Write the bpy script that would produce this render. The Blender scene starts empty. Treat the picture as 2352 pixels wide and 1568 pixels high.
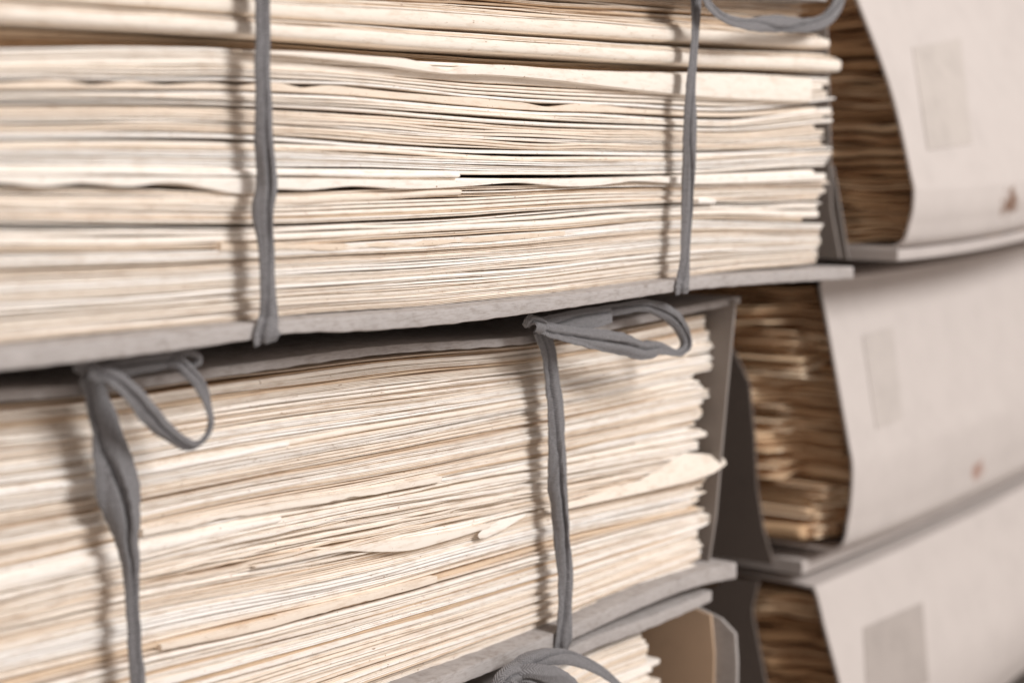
import bpy, math, random
import numpy as np
from mathutils import Vector

random.seed(7)
rng = np.random.default_rng(7)
SC = bpy.context.scene
COL = SC.collection

# ------------------------------------------------------------------ camera
# x runs along the shelf (away to the right), y into the shelf, z up.  z = 0 is the eye height.
PW, PH = 2352.0, 1568.0
FPX = 3920.0
VPX, VPY = 4200.0, 400.0
PHI = math.atan((PH / 2 - VPY) / FPX)
PSI = math.atan((VPX - PW / 2) * math.cos(PHI) / FPX)
CAM = np.array([0.0, -0.378, 0.0])
FWD = np.array([math.cos(PHI) * math.cos(PSI), math.cos(PHI) * math.sin(PSI), -math.sin(PHI)])
RGT = np.array([math.sin(PSI), -math.cos(PSI), 0.0])
UPV = np.cross(RGT, FWD)
cam_d = bpy.data.cameras.new('camera')
cam_d.sensor_width = 36.0
cam_d.lens = FPX / PW * 36.0
cam_d.clip_start = 0.01
cam_d.clip_end = 50.0
cam = bpy.data.objects.new('camera', cam_d)
COL.objects.link(cam)
cam.location = Vector(CAM)
cam.rotation_euler = Vector(FWD).to_track_quat('-Z', 'Y').to_euler()
cam_d.dof.use_dof = True
cam_d.dof.focus_distance = 0.608
cam_d.dof.aperture_fstop = 7.0
SC.camera = cam

# ------------------------------------------------------------------ light
W = bpy.data.worlds.new('World')
SC.world = W
W.use_nodes = True
W.node_tree.nodes['Background'].inputs[0].default_value = (1.0, 0.865, 0.785, 1)
W.node_tree.nodes['Background'].inputs[1].default_value = 0.42


def area_light(name, loc, target, size, power, col):
    d = bpy.data.lights.new(name, 'AREA')
    d.shape = 'DISK'
    d.size = size
    d.energy = power
    d.color = col
    o = bpy.data.objects.new(name, d)
    COL.objects.link(o)
    o.location = loc
    o.rotation_euler = (Vector(target) - Vector(loc)).to_track_quat('-Z', 'Y').to_euler()
    return o


area_light('key_lamp', (0.68, -2.04, 1.20), (0.56, 0.0, -0.05), 0.85, 44.0, (1.0, 0.985, 0.98))
SC.view_settings.view_transform = 'Standard'
SC.view_settings.look = 'None'
SC.view_settings.exposure = 0.27
SC.view_settings.gamma = 1.0
SC.cycles.max_bounces = 10
SC.cycles.diffuse_bounces = 6
SC.cycles.use_denoising = True


# ------------------------------------------------------------------ measuring helpers
def ray(X, Y):
    return FWD + (X - PW / 2) / FPX * RGT + (PH / 2 - Y) / FPX * UPV


def on_y(X, Y, y):
    """point of the plane y = const that the photograph shows at X, Y"""
    d = ray(X, Y)
    return CAM + d * ((y - CAM[1]) / d[1])


def on_x(X, Y, x):
    d = ray(X, Y)
    return CAM + d * ((x - CAM[0]) / d[0])


def smooth_interp(xs, px, pz):
    """monotone-ish cubic through the points, straight beyond the ends"""
    px = np.asarray(px, float)
    pz = np.asarray(pz, float)
    h = np.diff(px)
    dl = np.diff(pz) / h
    m = np.empty_like(pz)
    m[0], m[-1] = dl[0], dl[-1]
    for i in range(1, len(pz) - 1):
        m[i] = (dl[i - 1] * h[i] + dl[i] * h[i - 1]) / (h[i] + h[i - 1])
    i = np.clip(np.searchsorted(px, xs) - 1, 0, len(h) - 1)
    t = (xs - px[i]) / h[i]
    tt = np.clip(t, 0, 1)
    r = ((2 * tt**3 - 3 * tt**2 + 1) * pz[i] + (tt**3 - 2 * tt**2 + tt) * h[i] * m[i]
         + (-2 * tt**3 + 3 * tt**2) * pz[i + 1] + (tt**3 - tt**2) * h[i] * m[i + 1])
    r = np.where(t < 0, pz[0] + (xs - px[0]) * m[0] * 0.4, r)
    r = np.where(t > 1, pz[-1] + (xs - px[-1]) * m[-1], r)
    return r


class Curve:
    """a long line on the front of a bundle, given by photo points on the plane y"""
    def __init__(self, pts, y=0.0):
        w = [on_y(X, Y, y) for X, Y in pts]
        self.px = [p[0] for p in w]
        self.pz = [p[2] for p in w]

    def __call__(self, xs):
        return smooth_interp(xs, self.px, self.pz)


def wob(xs, amp, wl, n=4, r=rng):
    """smooth random wave, wavelengths around wl metres"""
    s = np.zeros_like(xs)
    for k in range(n):
        w = wl * (0.45 + 1.3 * r.random())
        s += np.sin(xs * 2 * math.pi / w + r.random() * 6.283) * (0.5 + r.random())
    return s * amp / (n ** 0.5)


# ------------------------------------------------------------------ meshes
class MB:
    def __init__(self):
        self.v, self.f, self.tone, self.uv, self.n = [], [], [], [], 0

    def sweep(self, secs, tone=0.5, closed=True, caps=True, uv=None):
        """secs: (n, m, 3) sections"""
        n, m, _ = secs.shape
        b = self.n
        self.v.append(secs.reshape(-1, 3))
        self.tone.append(np.full(n * m, tone))
        if uv is None:
            uv = np.zeros((n * m, 2))
        self.uv.append(uv)
        mm = m if closed else m - 1
        i = np.arange(n - 1)[:, None] * m
        j = np.arange(mm)[None, :]
        j2 = (j + 1) % m
        q = np.stack([i + j, i + j2, i + m + j2, i + m + j], -1).reshape(-1, 4) + b
        self.f.extend(q.tolist())
        if caps and closed:
            self.f.append((np.arange(m)[::-1] + b).tolist())
            self.f.append((np.arange(m) + b + (n - 1) * m).tolist())
        self.n += n * m

    def poly(self, pts, off, tone=0.5):
        """flat card: outline pts extruded by off"""
        pts = np.asarray(pts, float)
        off = np.asarray(off, float)
        self.sweep(np.stack([pts, pts + off]), tone)

    def build(self, name, mat, parent=None, smooth=True):
        me = bpy.data.meshes.new(name)
        v = np.concatenate(self.v)
        me.from_pydata(v.tolist(), [], self.f)
        me.validate()
        a = me.attributes.new('tone', 'FLOAT', 'POINT')
        a.data.foreach_set('value', np.concatenate(self.tone).astype(np.float32))
        uvl = me.uv_layers.new(name='UVMap')
        uvs = np.concatenate(self.uv)
        li = np.empty(len(me.loops), dtype=np.int32)
        me.loops.foreach_get('vertex_index', li)
        uvl.data.foreach_set('uv', uvs[li].astype(np.float32).ravel())
        me.materials.append(mat)
        me.polygons.foreach_set('use_smooth', [smooth] * len(me.polygons))
        if smooth:
            try:
                me.set_sharp_from_angle(angle=math.radians(50))
            except Exception:
                pass
        o = bpy.data.objects.new(name, me)
        COL.objects.link(o)
        if parent is not None:
            o.parent = parent
        return o


def tag(o, label=None, cat=None, group=None, kind=None):
    if label:
        o['label'] = label
    if cat:
        o['category'] = cat
    if group:
        o['group'] = group
    if kind:
        o['kind'] = kind
    return o


def empty(name, loc, label, cat, group=None):
    o = bpy.data.objects.new(name, None)
    o.empty_display_size = 0.02
    COL.objects.link(o)
    o['label'], o['category'] = label, cat
    if group:
        o['group'] = group
    return o


def leaf(mb, xs, zlo, zhi, yf, depth, nose='round', tone=0.5, axis='x', taper=0.0, zback=None, taper0=0.0):
    """a sheet or fold: front edge along xs, running back by depth.  axis 'y' makes the edge run along y and the sheet run back along +x"""
    n = len(xs)
    zm = (zlo + zhi) / 2
    hh = (zhi - zlo) / 2
    if taper > 0:
        d = np.clip((xs[-1] - xs) / taper, 0, 1)
        k = np.sqrt(np.clip(1 - (1 - d) ** 2, 0.0004, 1))
        hh = hh * k
        yf = yf + (1 - k) * np.minimum(taper, 0.004) * 1.2
    if taper0 > 0:
        d = np.clip((xs - xs[0]) / taper0, 0, 1)
        k = np.sqrt(np.clip(1 - (1 - d) ** 2, 0.0004, 1))
        hh = hh * k
    if nose == 'round':
        prof = [(1.25, 0.99), (0.55, 0.86), (0.12, 0.48), (0.0, 0.0), (0.12, -0.48), (0.55, -0.86), (1.25, -0.99)]
    elif nose == 'roll':
        prof = [(0.8, 1.0), (0.3, 0.88), (0.07, 0.6), (0.0, 0.2), (0.02, -0.2), (0.12, -0.62), (0.4, -0.9), (0.9, -1.0)]
    elif nose == 'flat':
        prof = [(0.35, 1.0), (0.05, 0.80), (0.0, 0.25), (0.02, -0.35), (0.08, -0.85), (0.4, -1.0)]
    else:  # board
        prof = [(0.30, 1.0), (0.06, 0.90), (0.0, 0.7), (0.0, 0.2), (0.0, -0.3), (0.0, -0.7), (0.06, -0.9), (0.3, -1.0)]
    m = len(prof)
    sec = np.zeros((n, m + 2, 3))
    hmin = np.maximum(hh, 0.00002)
    a, b, c = (0, 1, 2) if axis == 'x' else (1, 0, 2)
    zb = 0.0 if zback is None else zback
    sec[:, 0, a] = xs
    sec[:, 0, b] = yf + depth
    sec[:, 0, c] = zm + hh + zb
    for k, (py, pz) in enumerate(prof):
        sec[:, k + 1, a] = xs
        sec[:, k + 1, b] = yf + py * hmin
        sec[:, k + 1, c] = zm + pz * hh
    sec[:, m + 1, a] = xs
    sec[:, m + 1, b] = yf + depth
    sec[:, m + 1, c] = zm - hh + zb
    if axis == 'x':
        sec = sec[:, ::-1]
    mb.sweep(sec, tone)


# ------------------------------------------------------------------ materials
def nodes(name):
    m = bpy.data.materials.new(name)
    m.use_nodes = True
    nt = m.node_tree
    return m, nt, nt.nodes['Principled BSDF']


def N(nt, t, **kw):
    n = nt.nodes.new(t)
    for k, v in kw.items():
        if k.startswith('i_'):
            n.inputs[k[2:].replace('_', ' ')].default_value = v
        else:
            setattr(n, k, v)
    return n


def ramp(nt, stops):
    r = nt.nodes.new('ShaderNodeValToRGB')
    e = r.color_ramp.elements
    while len(e) < len(stops):
        e.new(0.5)
    for el, (p, c) in zip(e, stops):
        el.position = p
        el.color = c if len(c) == 4 else (*c, 1)
    return r


def coords(nt, scale, kind='Object'):
    tc = nt.nodes.new('ShaderNodeTexCoord')
    mp = nt.nodes.new('ShaderNodeMapping')
    mp.inputs['Scale'].default_value = scale
    nt.links.new(tc.outputs[kind], mp.inputs[0])
    return mp


def paper_mat(name, cols, speck=0.5, mottle=0.35):
    m, nt, b = nodes(name)
    L = nt.links.new
    b.inputs['Roughness'].default_value = 0.88
    b.inputs['Specular IOR Level'].default_value = 0.15
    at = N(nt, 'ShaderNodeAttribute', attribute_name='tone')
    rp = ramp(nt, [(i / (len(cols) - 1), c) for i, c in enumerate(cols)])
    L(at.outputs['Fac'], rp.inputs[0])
    # ageing: long mottling along the edges
    mp = coords(nt, (120, 120, 700))
    nz = N(nt, 'ShaderNodeTexNoise', i_Scale=1.0, i_Detail=5.0, i_Roughness=0.65)
    L(mp.outputs[0], nz.inputs['Vector'])
    r2 = ramp(nt, [(0.30, (0.55, 0.40, 0.27)), (0.50, (1, 1, 1))])
    L(nz.outputs['Fac'], r2.inputs[0])
    mx = N(nt, 'ShaderNodeMix', data_type='RGBA', blend_type='MULTIPLY')
    mx.inputs[0].default_value = mottle
    L(rp.outputs[0], mx.inputs[6])
    L(r2.outputs[0], mx.inputs[7])
    # small dark specks
    mp2 = coords(nt, (500, 500, 1300))
    v = N(nt, 'ShaderNodeTexNoise', i_Scale=1.0, i_Detail=2.0)
    L(mp2.outputs[0], v.inputs['Vector'])
    r3 = ramp(nt, [(0.70, (1, 1, 1)), (0.76, (0.40, 0.29, 0.21))])
    L(v.outputs['Fac'], r3.inputs[0])
    mx2 = N(nt, 'ShaderNodeMix', data_type='RGBA', blend_type='MULTIPLY')
    mx2.inputs[0].default_value = speck
    L(mx.outputs[2], mx2.inputs[6])
    L(r3.outputs[0], mx2.inputs[7])
    L(mx2.outputs[2], b.inputs['Base Color'])
    # fibres on the cut edges
    mp3 = coords(nt, (160, 300, 4200))
    n3 = N(nt, 'ShaderNodeTexNoise', i_Scale=1.0, i_Detail=6.0, i_Roughness=0.7)
    L(mp3.outputs[0], n3.inputs['Vector'])
    bp = N(nt, 'ShaderNodeBump', i_Strength=0.4, i_Distance=0.0003)
    L(n3.outputs['Fac'], bp.inputs['Height'])
    L(bp.outputs[0], b.inputs['Normal'])
    return m


def card_mat(name, col, edge, fibre=0.35, stains=(), var=0.1, layers=0.0):
    m, nt, b = nodes(name)
    L = nt.links.new
    b.inputs['Roughness'].default_value = 0.82
    b.inputs['Specular IOR Level'].default_value = 0.2
    mp = coords(nt, (45, 45, 45))
    nz = N(nt, 'ShaderNodeTexNoise', i_Scale=1.0, i_Detail=8.0, i_Roughness=0.7)
    L(mp.outputs[0], nz.inputs['Vector'])
    r = ramp(nt, [(0.3, tuple(c * (1 - var) for c in col)), (0.5, col), (0.75, tuple(min(1, c * (1 + 0.6 * var)) for c in col))])
    L(nz.outputs['Fac'], r.inputs[0])
    # fine fibres and rubbed pale flecks
    mp2 = coords(nt, (900, 900, 1500))
    n2 = N(nt, 'ShaderNodeTexNoise', i_Scale=1.0, i_Detail=6.0, i_Roughness=0.75)
    L(mp2.outputs[0], n2.inputs['Vector'])
    r2 = ramp(nt, [(0.60, (0, 0, 0)), (0.78, (1, 1, 1))])
    L(n2.outputs['Fac'], r2.inputs[0])
    sc = N(nt, 'ShaderNodeMath', operation='MULTIPLY')
    L(r2.outputs[0], sc.inputs[0])
    sc.inputs[1].default_value = fibre
    mx = N(nt, 'ShaderNodeMix', data_type='RGBA')
    L(sc.outputs[0], mx.inputs[0])
    L(r.outputs[0], mx.inputs[6])
    mx.inputs[7].default_value = (*edge, 1)
    last = mx.outputs[2]
    hsrc = n2.outputs['Fac']
    if layers:                               # plies of pulp showing on the cut edge, and scuffs
        mp5 = coords(nt, (260, 260, 2200))
        n5 = N(nt, 'ShaderNodeTexNoise', i_Scale=1.0, i_Detail=4.0, i_Roughness=0.6)
        L(mp5.outputs[0], n5.inputs['Vector'])
        r5 = ramp(nt, [(0.36, (0.58, 0.52, 0.47)), (0.52, (1, 1, 1))])
        L(n5.outputs['Fac'], r5.inputs[0])
        m5 = N(nt, 'ShaderNodeMix', data_type='RGBA', blend_type='MULTIPLY')
        m5.inputs[0].default_value = layers
        L(last, m5.inputs[6])
        L(r5.outputs[0], m5.inputs[7])
        mp6 = coords(nt, (120, 120, 260))
        n6 = N(nt, 'ShaderNodeTexNoise', i_Scale=1.0, i_Detail=7.0, i_Roughness=0.75)
        L(mp6.outputs[0], n6.inputs['Vector'])
        r6 = ramp(nt, [(0.30, (0.62, 0.58, 0.54)), (0.47, (1, 1, 1)), (0.60, (1, 1, 1)), (0.72, (1.25, 1.22, 1.2))])
        L(n6.outputs['Fac'], r6.inputs[0])
        m6 = N(nt, 'ShaderNodeMix', data_type='RGBA', blend_type='MULTIPLY')
        m6.inputs[0].default_value = 0.7
        L(m5.outputs[2], m6.inputs[6])
        L(r6.outputs[0], m6.inputs[7])
        last = m6.outputs[2]
    for (p, rad, sq, c, amt) in stains:      # a stain: a soft round blot at a place on the card
        tc = nt.nodes.new('ShaderNodeTexCoord')
        sub = N(nt, 'ShaderNodeVectorMath', operation='SUBTRACT')
        L(tc.outputs['Object'], sub.inputs[0])
        sub.inputs[1].default_value = p
        nn = N(nt, 'ShaderNodeTexNoise', i_Scale=130.0, i_Detail=4.0)
        L(tc.outputs['Object'], nn.inputs['Vector'])
        scv = N(nt, 'ShaderNodeVectorMath', operation='MULTIPLY')
        L(sub.outputs[0], scv.inputs[0])
        scv.inputs[1].default_value = sq
        ln = N(nt, 'ShaderNodeVectorMath', operation='LENGTH')
        L(scv.outputs[0], ln.inputs[0])
        ad = N(nt, 'ShaderNodeMath', operation='MULTIPLY_ADD')
        L(nn.outputs['Fac'], ad.inputs[0])
        ad.inputs[1].default_value = rad * 2.2
        L(ln.outputs['Value'], ad.inputs[2])
        mr = N(nt, 'ShaderNodeMapRange')
        mr.inputs['From Min'].default_value = rad * 2.15
        mr.inputs['From Max'].default_value = rad * 1.5
        mr.inputs['To Min'].default_value = 0.0
        mr.inputs['To Max'].default_value = amt
        L(ad.outputs[0], mr.inputs['Value'])
        ms = N(nt, 'ShaderNodeMix', data_type='RGBA')
        L(mr.outputs[0], ms.inputs[0])
        L(last, ms.inputs[6])
        ms.inputs[7].default_value = (*c, 1)
        last = ms.outputs[2]
    L(last, b.inputs['Base Color'])
    bp = N(nt, 'ShaderNodeBump', i_Strength=0.5, i_Distance=0.0003)
    L(n2.outputs['Fac'], bp.inputs['Height'])
    L(bp.outputs[0], b.inputs['Normal'])
    return m


def tape_mat(name, col):
    m, nt, b = nodes(name)
    L = nt.links.new
    b.inputs['Roughness'].default_value = 0.9
    b.inputs['Specular IOR Level'].default_value = 0.2
    b.inputs['Sheen Weight'].default_value = 0.12
    b.inputs['Sheen Roughness'].default_value = 0.5
    # herringbone: two diagonal waves, mirrored in the middle of the tape
    tc = nt.nodes.new('ShaderNodeTexCoord')
    sp = nt.nodes.new('ShaderNodeSeparateXYZ')
    L(tc.outputs['UV'], sp.inputs[0])
    pp = N(nt, 'ShaderNodeMath', operation='PINGPONG')
    L(sp.outputs['X'], pp.inputs[0])
    pp.inputs[1].default_value = 1.5
    ad = N(nt, 'ShaderNodeMath', operation='ADD')
    L(pp.outputs[0], ad.inputs[0])
    L(sp.outputs['Y'], ad.inputs[1])
    ml = N(nt, 'ShaderNodeMath', operation='MULTIPLY')
    L(ad.outputs[0], ml.inputs[0])
    ml.inputs[1].default_value = 2 * math.pi / 1.05
    sn = N(nt, 'ShaderNodeMath', operation='SINE')
    L(ml.outputs[0], sn.inputs[0])
    nz = N(nt, 'ShaderNodeTexNoise', i_Scale=0.7, i_Detail=8.0, i_Roughness=0.75)
    L(tc.outputs['UV'], nz.inputs['Vector'])
    su = N(nt, 'ShaderNodeMath', operation='MULTIPLY_ADD')
    L(sn.outputs[0], su.inputs[0])
    su.inputs[1].default_value = 0.20
    L(nz.outputs['Fac'], su.inputs[2])
    r = ramp(nt, [(0.15, tuple(c * 0.55 for c in col)), (0.5, col), (0.9, tuple(min(1, c * 1.5) for c in col))])
    L(su.outputs[0], r.inputs[0])
    L(r.outputs[0], b.inputs['Base Color'])
    bp = N(nt, 'ShaderNodeBump', i_Strength=1.0, i_Distance=0.0006)
    L(su.outputs[0], bp.inputs['Height'])
    L(bp.outputs[0], b.inputs['Normal'])
    return m


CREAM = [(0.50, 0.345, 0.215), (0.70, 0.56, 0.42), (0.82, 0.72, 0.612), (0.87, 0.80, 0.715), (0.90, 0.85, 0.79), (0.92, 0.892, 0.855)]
M_PAPER = paper_mat('aged_paper', CREAM, 0.9, 0.34)
M_PAPER_IN = paper_mat('aged_paper_shade_brown', [(0.42, 0.245, 0.125), (0.61, 0.395, 0.225), (0.80, 0.60, 0.40), (0.90, 0.765, 0.59)], 0.3, 0.3)  # paper browned to carry the warm shade inside the portfolios
M_BOARD = card_mat('grey_board', (0.43, 0.40, 0.385), (0.66, 0.62, 0.58), 0.6, (), 0.1, 0.4)
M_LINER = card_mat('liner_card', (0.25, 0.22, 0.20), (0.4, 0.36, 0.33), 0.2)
M_BROWN = card_mat('brown_card', (0.60, 0.44, 0.31), (0.5, 0.38, 0.27), 0.2)
M_SHADEFLAP = card_mat('shaded_flap_card', (0.17, 0.14, 0.122), (0.28, 0.24, 0.2), 0.15)  # flap card darkened: the shade it stands in is put into the colour
M_TAPE = tape_mat('grey_cotton_tape', (0.228, 0.221, 0.227))
M_PATCH = card_mat('patch_paper', (0.60, 0.55, 0.50), (0.65, 0.6, 0.55), 0.1)
M_DARK = card_mat('dark_shelf_and_panel', (0.10, 0.085, 0.075), (0.12, 0.1, 0.09), 0.1)


# ------------------------------------------------------------------ the setting
mb = MB()  # unseen panel added behind the stacks so the gaps between them go dark
mb.poly([(-0.3, 0.26, -0.6), (1.5, 0.26, -0.6), (1.5, 0.26, 0.25), (-0.3, 0.26, 0.25)], (0, 0.012, 0))
tag(mb.build('added_back_panel', M_DARK, smooth=False), 'added dark panel behind the bundles and portfolios', kind='structure')
mb = MB()
mb.poly([(-0.3, -0.06, -0.415), (1.5, -0.06, -0.415), (1.5, 0.26, -0.415), (-0.3, 0.26, -0.415)], (0, 0, -0.02))
tag(mb.build('shelf', M_DARK, smooth=False), 'shelf surface under the stacked bundles', kind='structure')


# ------------------------------------------------------------------ documents in the bundles
def px_samples(X0, X1, y, step=10.0, Yref=500.0):
    n = max(4, int((X1 - X0) / step))
    return np.array([on_y(X, Yref, y)[0] for X in np.linspace(X0, X1, n)])


def make_document(name, leaves, mat, label, cat, group):
    """leaves: list of kwargs for leaf().  The outer fold is the document's own mesh, what lies in it an inner part"""
    outer, inner = MB(), MB()
    for i, k in enumerate(leaves):
        leaf(inner if (len(leaves) >= 3 and 0 < i < len(leaves) - 1) else outer, **k)
    o = tag(outer.build(name, mat), label, cat, group)
    if inner.n:
        inner.build('inner_leaves', mat, o)
    return o


def band(up, lo, y, X0, endX, where, group, weights, thick=(9, 20), nleaf=(1, 4), yfj=0.0008, recess=0.0, tone=(0.35, 0.9),
         amp=0.00022, nose_p=0.6, ends=None, wavy_p=0.0, gap=0.22, refX=1000.0, first=None, last=None, fan=0.0):
    """fill the band between two lines with documents, top to bottom"""
    xr = np.array([on_y(refX, 500, y)[0]])
    sp = ray(refX, 500)
    d = (y - CAM[1]) / sp[1]
    Hpx = float((up(xr) - lo(xr))[0]) * FPX / d
    cuts, s = [], 0.0
    while s < Hpx - 2:
        t = random.uniform(*thick)
        if random.random() < weights:
            t *= 0.45
        t = min(t, Hpx - s)
        cuts.append([s / Hpx, (s + t) / Hpx, t])
        s += t
    if len(cuts) > 1 and cuts[-1][2] < thick[0] * 0.35:
        cuts[-2][1] = 1.0
        cuts[-2][2] += cuts[-1][2]
        cuts.pop()
    for ci, (a, b, t) in enumerate(cuts):
        ex = endX(random.random(), (a + b) / 2) if callable(endX) else endX + random.uniform(-26, 14)
        if ends and ci in ends:
            ex = ends[ci]
        xs = px_samples(X0, ex, y)
        U, Lw = up(xs), lo(xs)
        H = U - Lw
        z1, z0 = U - H * a, U - H * b
        single = t < thick[0] * 0.8
        wavy = random.random() < wavy_p
        nl = 1 if single else random.randint(*nleaf)
        fold = (not wavy) and random.random() < nose_p and nl <= 2
        tn = random.uniform(*tone)
        yb = y + recess + random.uniform(-yfj, yfj) + wob(xs, yfj * 0.3, 0.14) + wob(xs, 0.00004, 0.012)
        dz = wob(xs, amp, 0.16) + wob(xs, amp * 0.12, 0.03)
        ramp_in = np.clip((xs[-1] - xs) / 0.03, 0, 1)
        if random.random() < 0.22:            # a crack under this paper
            z0 = z0 + np.minimum(0.45 * (z1 - z0), 0.0005 * (0.6 + 0.6 * np.sin(xs * random.uniform(8, 25) + random.random() * 6)) ** 2 + 0.0001)
        T = z1 - z0
        lv = []
        edges = np.sort(np.array([0.0] + [min(0.97, max(0.03, (i + random.uniform(-0.28, 0.28)) / nl)) for i in range(1, nl)] + [1.0]))
        for i in range(nl):
            f1, f0 = edges[i], edges[i + 1]
            g = gap * random.uniform(0.2, 1.3)
            zh = z1 - T * (f1 + (f0 - f1) * g * 0.5) + dz
            zl = z1 - T * (f0 - (f0 - f1) * g * 0.5) + dz
            yl = yb + random.uniform(-1, 1) * 0.0004 + wob(xs, 0.00005, 0.006)
            if wavy:      # a limp sheet whose edge droops and rises
                w = wob(xs, 1.0, random.uniform(0.05, 0.16), 3)
                zl = zl + np.minimum(0.0, w) * T * 0.45
                zh = zh + np.minimum(0.0, w) * T * 0.35
                yl = yl - 0.0012 - 0.0008 * w
            lv.append(dict(xs=xs[:len(xs)], zlo=zl, zhi=zh, yf=yl, depth=0.16, nose='round' if (fold or nl > 2) else 'flat',
                           tone=float(np.clip(tn + random.choice([-1, 0.4, 0.6, 0.8]) * random.uniform(0.0, 0.30), 0, 1)),
                           taper=max(0.0022, float(np.mean(T)) * (1.0 if fold else 0.6)),
                           zback=random.uniform(-1, 1) * fan))
        if wavy:
            look, cat, nm = 'limp wavy edged sheet', 'paper sheet', 'wavy_sheet'
        elif single:
            look, cat, nm = 'thin single sheet', 'paper sheet', 'paper_sheet'
        elif fold:
            look, cat, nm = 'smoothly rounded folded paper', 'folded paper', 'folded_paper'
        else:
            look, cat, nm = 'sheaf of thin leaves', 'document', 'paper_sheaf'
        hue = 'tan' if tn < tone[0] + (tone[1] - tone[0]) * 0.33 else ('cream' if tn < tone[0] + (tone[1] - tone[0]) * 0.72 else 'pale')
        make_document(nm, lv, M_PAPER, '%s %s %s' % (hue, look, where), cat, group)


# ---- upper bundle
YT = 0.0                       # front of its papers
GT = 'papers in the upper bundle'
C_cov = Curve([(-150, -185), (600, -95), (847, -70), (1200, -42), (1531, -14), (1900, 6)])
A_top = Curve([(-150, -60), (0, -48), (600, -8), (847, 7), (1200, 32), (1531, 55), (1900, 84)])
A_bot = Curve([(-150, -14), (0, -4), (350, 20), (600, 38), (847, 55), (1200, 76), (1531, 95), (1900, 112)])
B_top = Curve([(-150, -8), (0, 5), (350, 28), (600, 46), (847, 62), (1200, 87), (1531, 109), (1925, 128)])
B_bot = Curve([(-150, 40), (0, 49), (300, 66), (600, 86), (847, 104), (1200, 126), (1531, 147), (1925, 166)])
C_top = Curve([(-150, 112), (0, 111), (300, 108), (600, 114), (847, 132), (1200, 152), (1531, 164), (1900, 176)])
D2 = Curve([(-150, 192), (0, 186), (300, 187), (560, 188), (640, 194), (847, 204), (1100, 226), (1261, 239), (1459, 249), (1693, 258), (1910, 232)])
D3 = Curve([(-150, 228), (20, 227), (300, 228), (600, 236), (847, 248), (1000, 260), (1261, 278), (1459, 286), (1700, 291), (1910, 270)])
D4 = Curve([(-150, 306), (0, 306), (600, 310), (847, 326), (1100, 342), (1261, 347), (1531, 349), (1910, 338)])
D5 = Curve([(-150, 393), (20, 393), (300, 397), (600, 402), (847, 403), (1055, 406), (1200, 405), (1531, 402), (1905, 383)])
D6 = Curve([(-150, 425), (0, 428), (300, 432), (600, 440), (847, 432), (1200, 424), (1450, 418), (1693, 418), (1900, 412)])
D7 = Curve([(-150, 508), (0, 513), (400, 520), (600, 518), (847, 508), (1050, 500), (1280, 483), (1531, 471), (1890, 462)])
D8 = Curve([(-150, 584), (0, 582), (400, 576), (600, 567), (847, 554), (1200, 533), (1550, 506), (1890, 512)])
E_bot = Curve([(-150, 812), (0, 797), (590, 738), (640, 733), (1000, 705), (1240, 682), (1560, 640), (1890, 606)])


def shift(c, dpx, refX=1000.0, y=0.0):
    d = (y - CAM[1]) / ray(refX, 500)[1]
    dz = -dpx * d / FPX
    return lambda xs: c(xs) + dz


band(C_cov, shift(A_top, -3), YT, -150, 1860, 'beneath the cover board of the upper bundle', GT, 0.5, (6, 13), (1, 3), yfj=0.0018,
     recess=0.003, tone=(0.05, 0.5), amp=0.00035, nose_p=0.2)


def roll(top, bot, endX, label, tn, yoff=0.0, nose=1.0):
    xs = px_samples(-150, endX, YT)
    mbx = MB()
    dz = wob(xs, 0.00012, 0.12)
    H = top(xs) - bot(xs)
    f = 0.76 + wob(xs, 0.03, 0.2)
    leaf(mbx, xs, bot(xs) + dz, bot(xs) + H * f + dz, YT - 0.0026 + yoff + wob(xs, 0.0004, 0.15), 0.16, 'roll', tn, taper=0.004)
    o = tag(mbx.build('folded_paper', M_PAPER), label, 'folded paper', GT)
    # thin leaves lying on the fold
    inn = MB()
    for k in range(3):
        g1 = f + (1.02 - f) * (k + 0.95) / 3
        g0 = f + (1.02 - f) * (k + 0.12) / 3
        e = len(xs) - int(rng.integers(0, 5))
        leaf(inn, xs[:e], (bot(xs) + H * g0 + dz)[:e], (bot(xs) + H * g1 + dz)[:e], (YT - 0.0016 + yoff + wob(xs, 0.0006, 0.12) + 0.0004 * k)[:e], 0.15, 'flat', tn + rng.uniform(-0.3, 0.25), taper=0.003)
    inn.build('inner_leaves', M_PAPER, o)
    return o


roll(A_top, A_bot, 1898, 'upper of the two thick rounded cream rolls, right under the loose top sheets', 0.52)
roll(B_top, B_bot, 1921, 'lower of the two thick rounded cream rolls, above the shaded gap', 0.56, -0.0010)
band(shift(B_bot, 5), shift(C_top, -2), YT, -150, 1880, 'in the shaded gap under the thick rolls', GT, 0.3, (8, 14), (1, 2), recess=0.014, tone=(0.0, 0.2), nose_p=0.1)  # brown tones put the shade of this gap into the paper colour
band(C_top, shift(D2, -2), YT, -150, 1915, 'just below the shaded gap of the upper bundle', GT, 0.2, (13, 24), (1, 3), tone=(0.5, 0.85), yfj=0.0008, amp=0.0003, wavy_p=0.0, nose_p=0.8)
band(shift(D2, 20), shift(D3, -1.5), YT, -150, 1912, 'between the two long dark cracks of the upper bundle', GT, 0.2, (10, 18), (1, 2), tone=(0.4, 0.8), wavy_p=0.0, amp=0.0002)
band(shift(D3, 2), shift(D4, -1), YT, -150, 1905, 'in the tightly packed upper middle of the upper bundle', GT, 0.35, (9, 16), (1, 3), tone=(0.22, 0.82))
band(shift(D4, 2), shift(D5, -2), YT, -150, lambda r, f: 1912 - 12 * f + 12 * r, 'above the long crack across the middle of the upper bundle', GT, 0.3, (9, 17), (1, 3), tone=(0.35, 0.9), nose_p=0.7)
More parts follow.
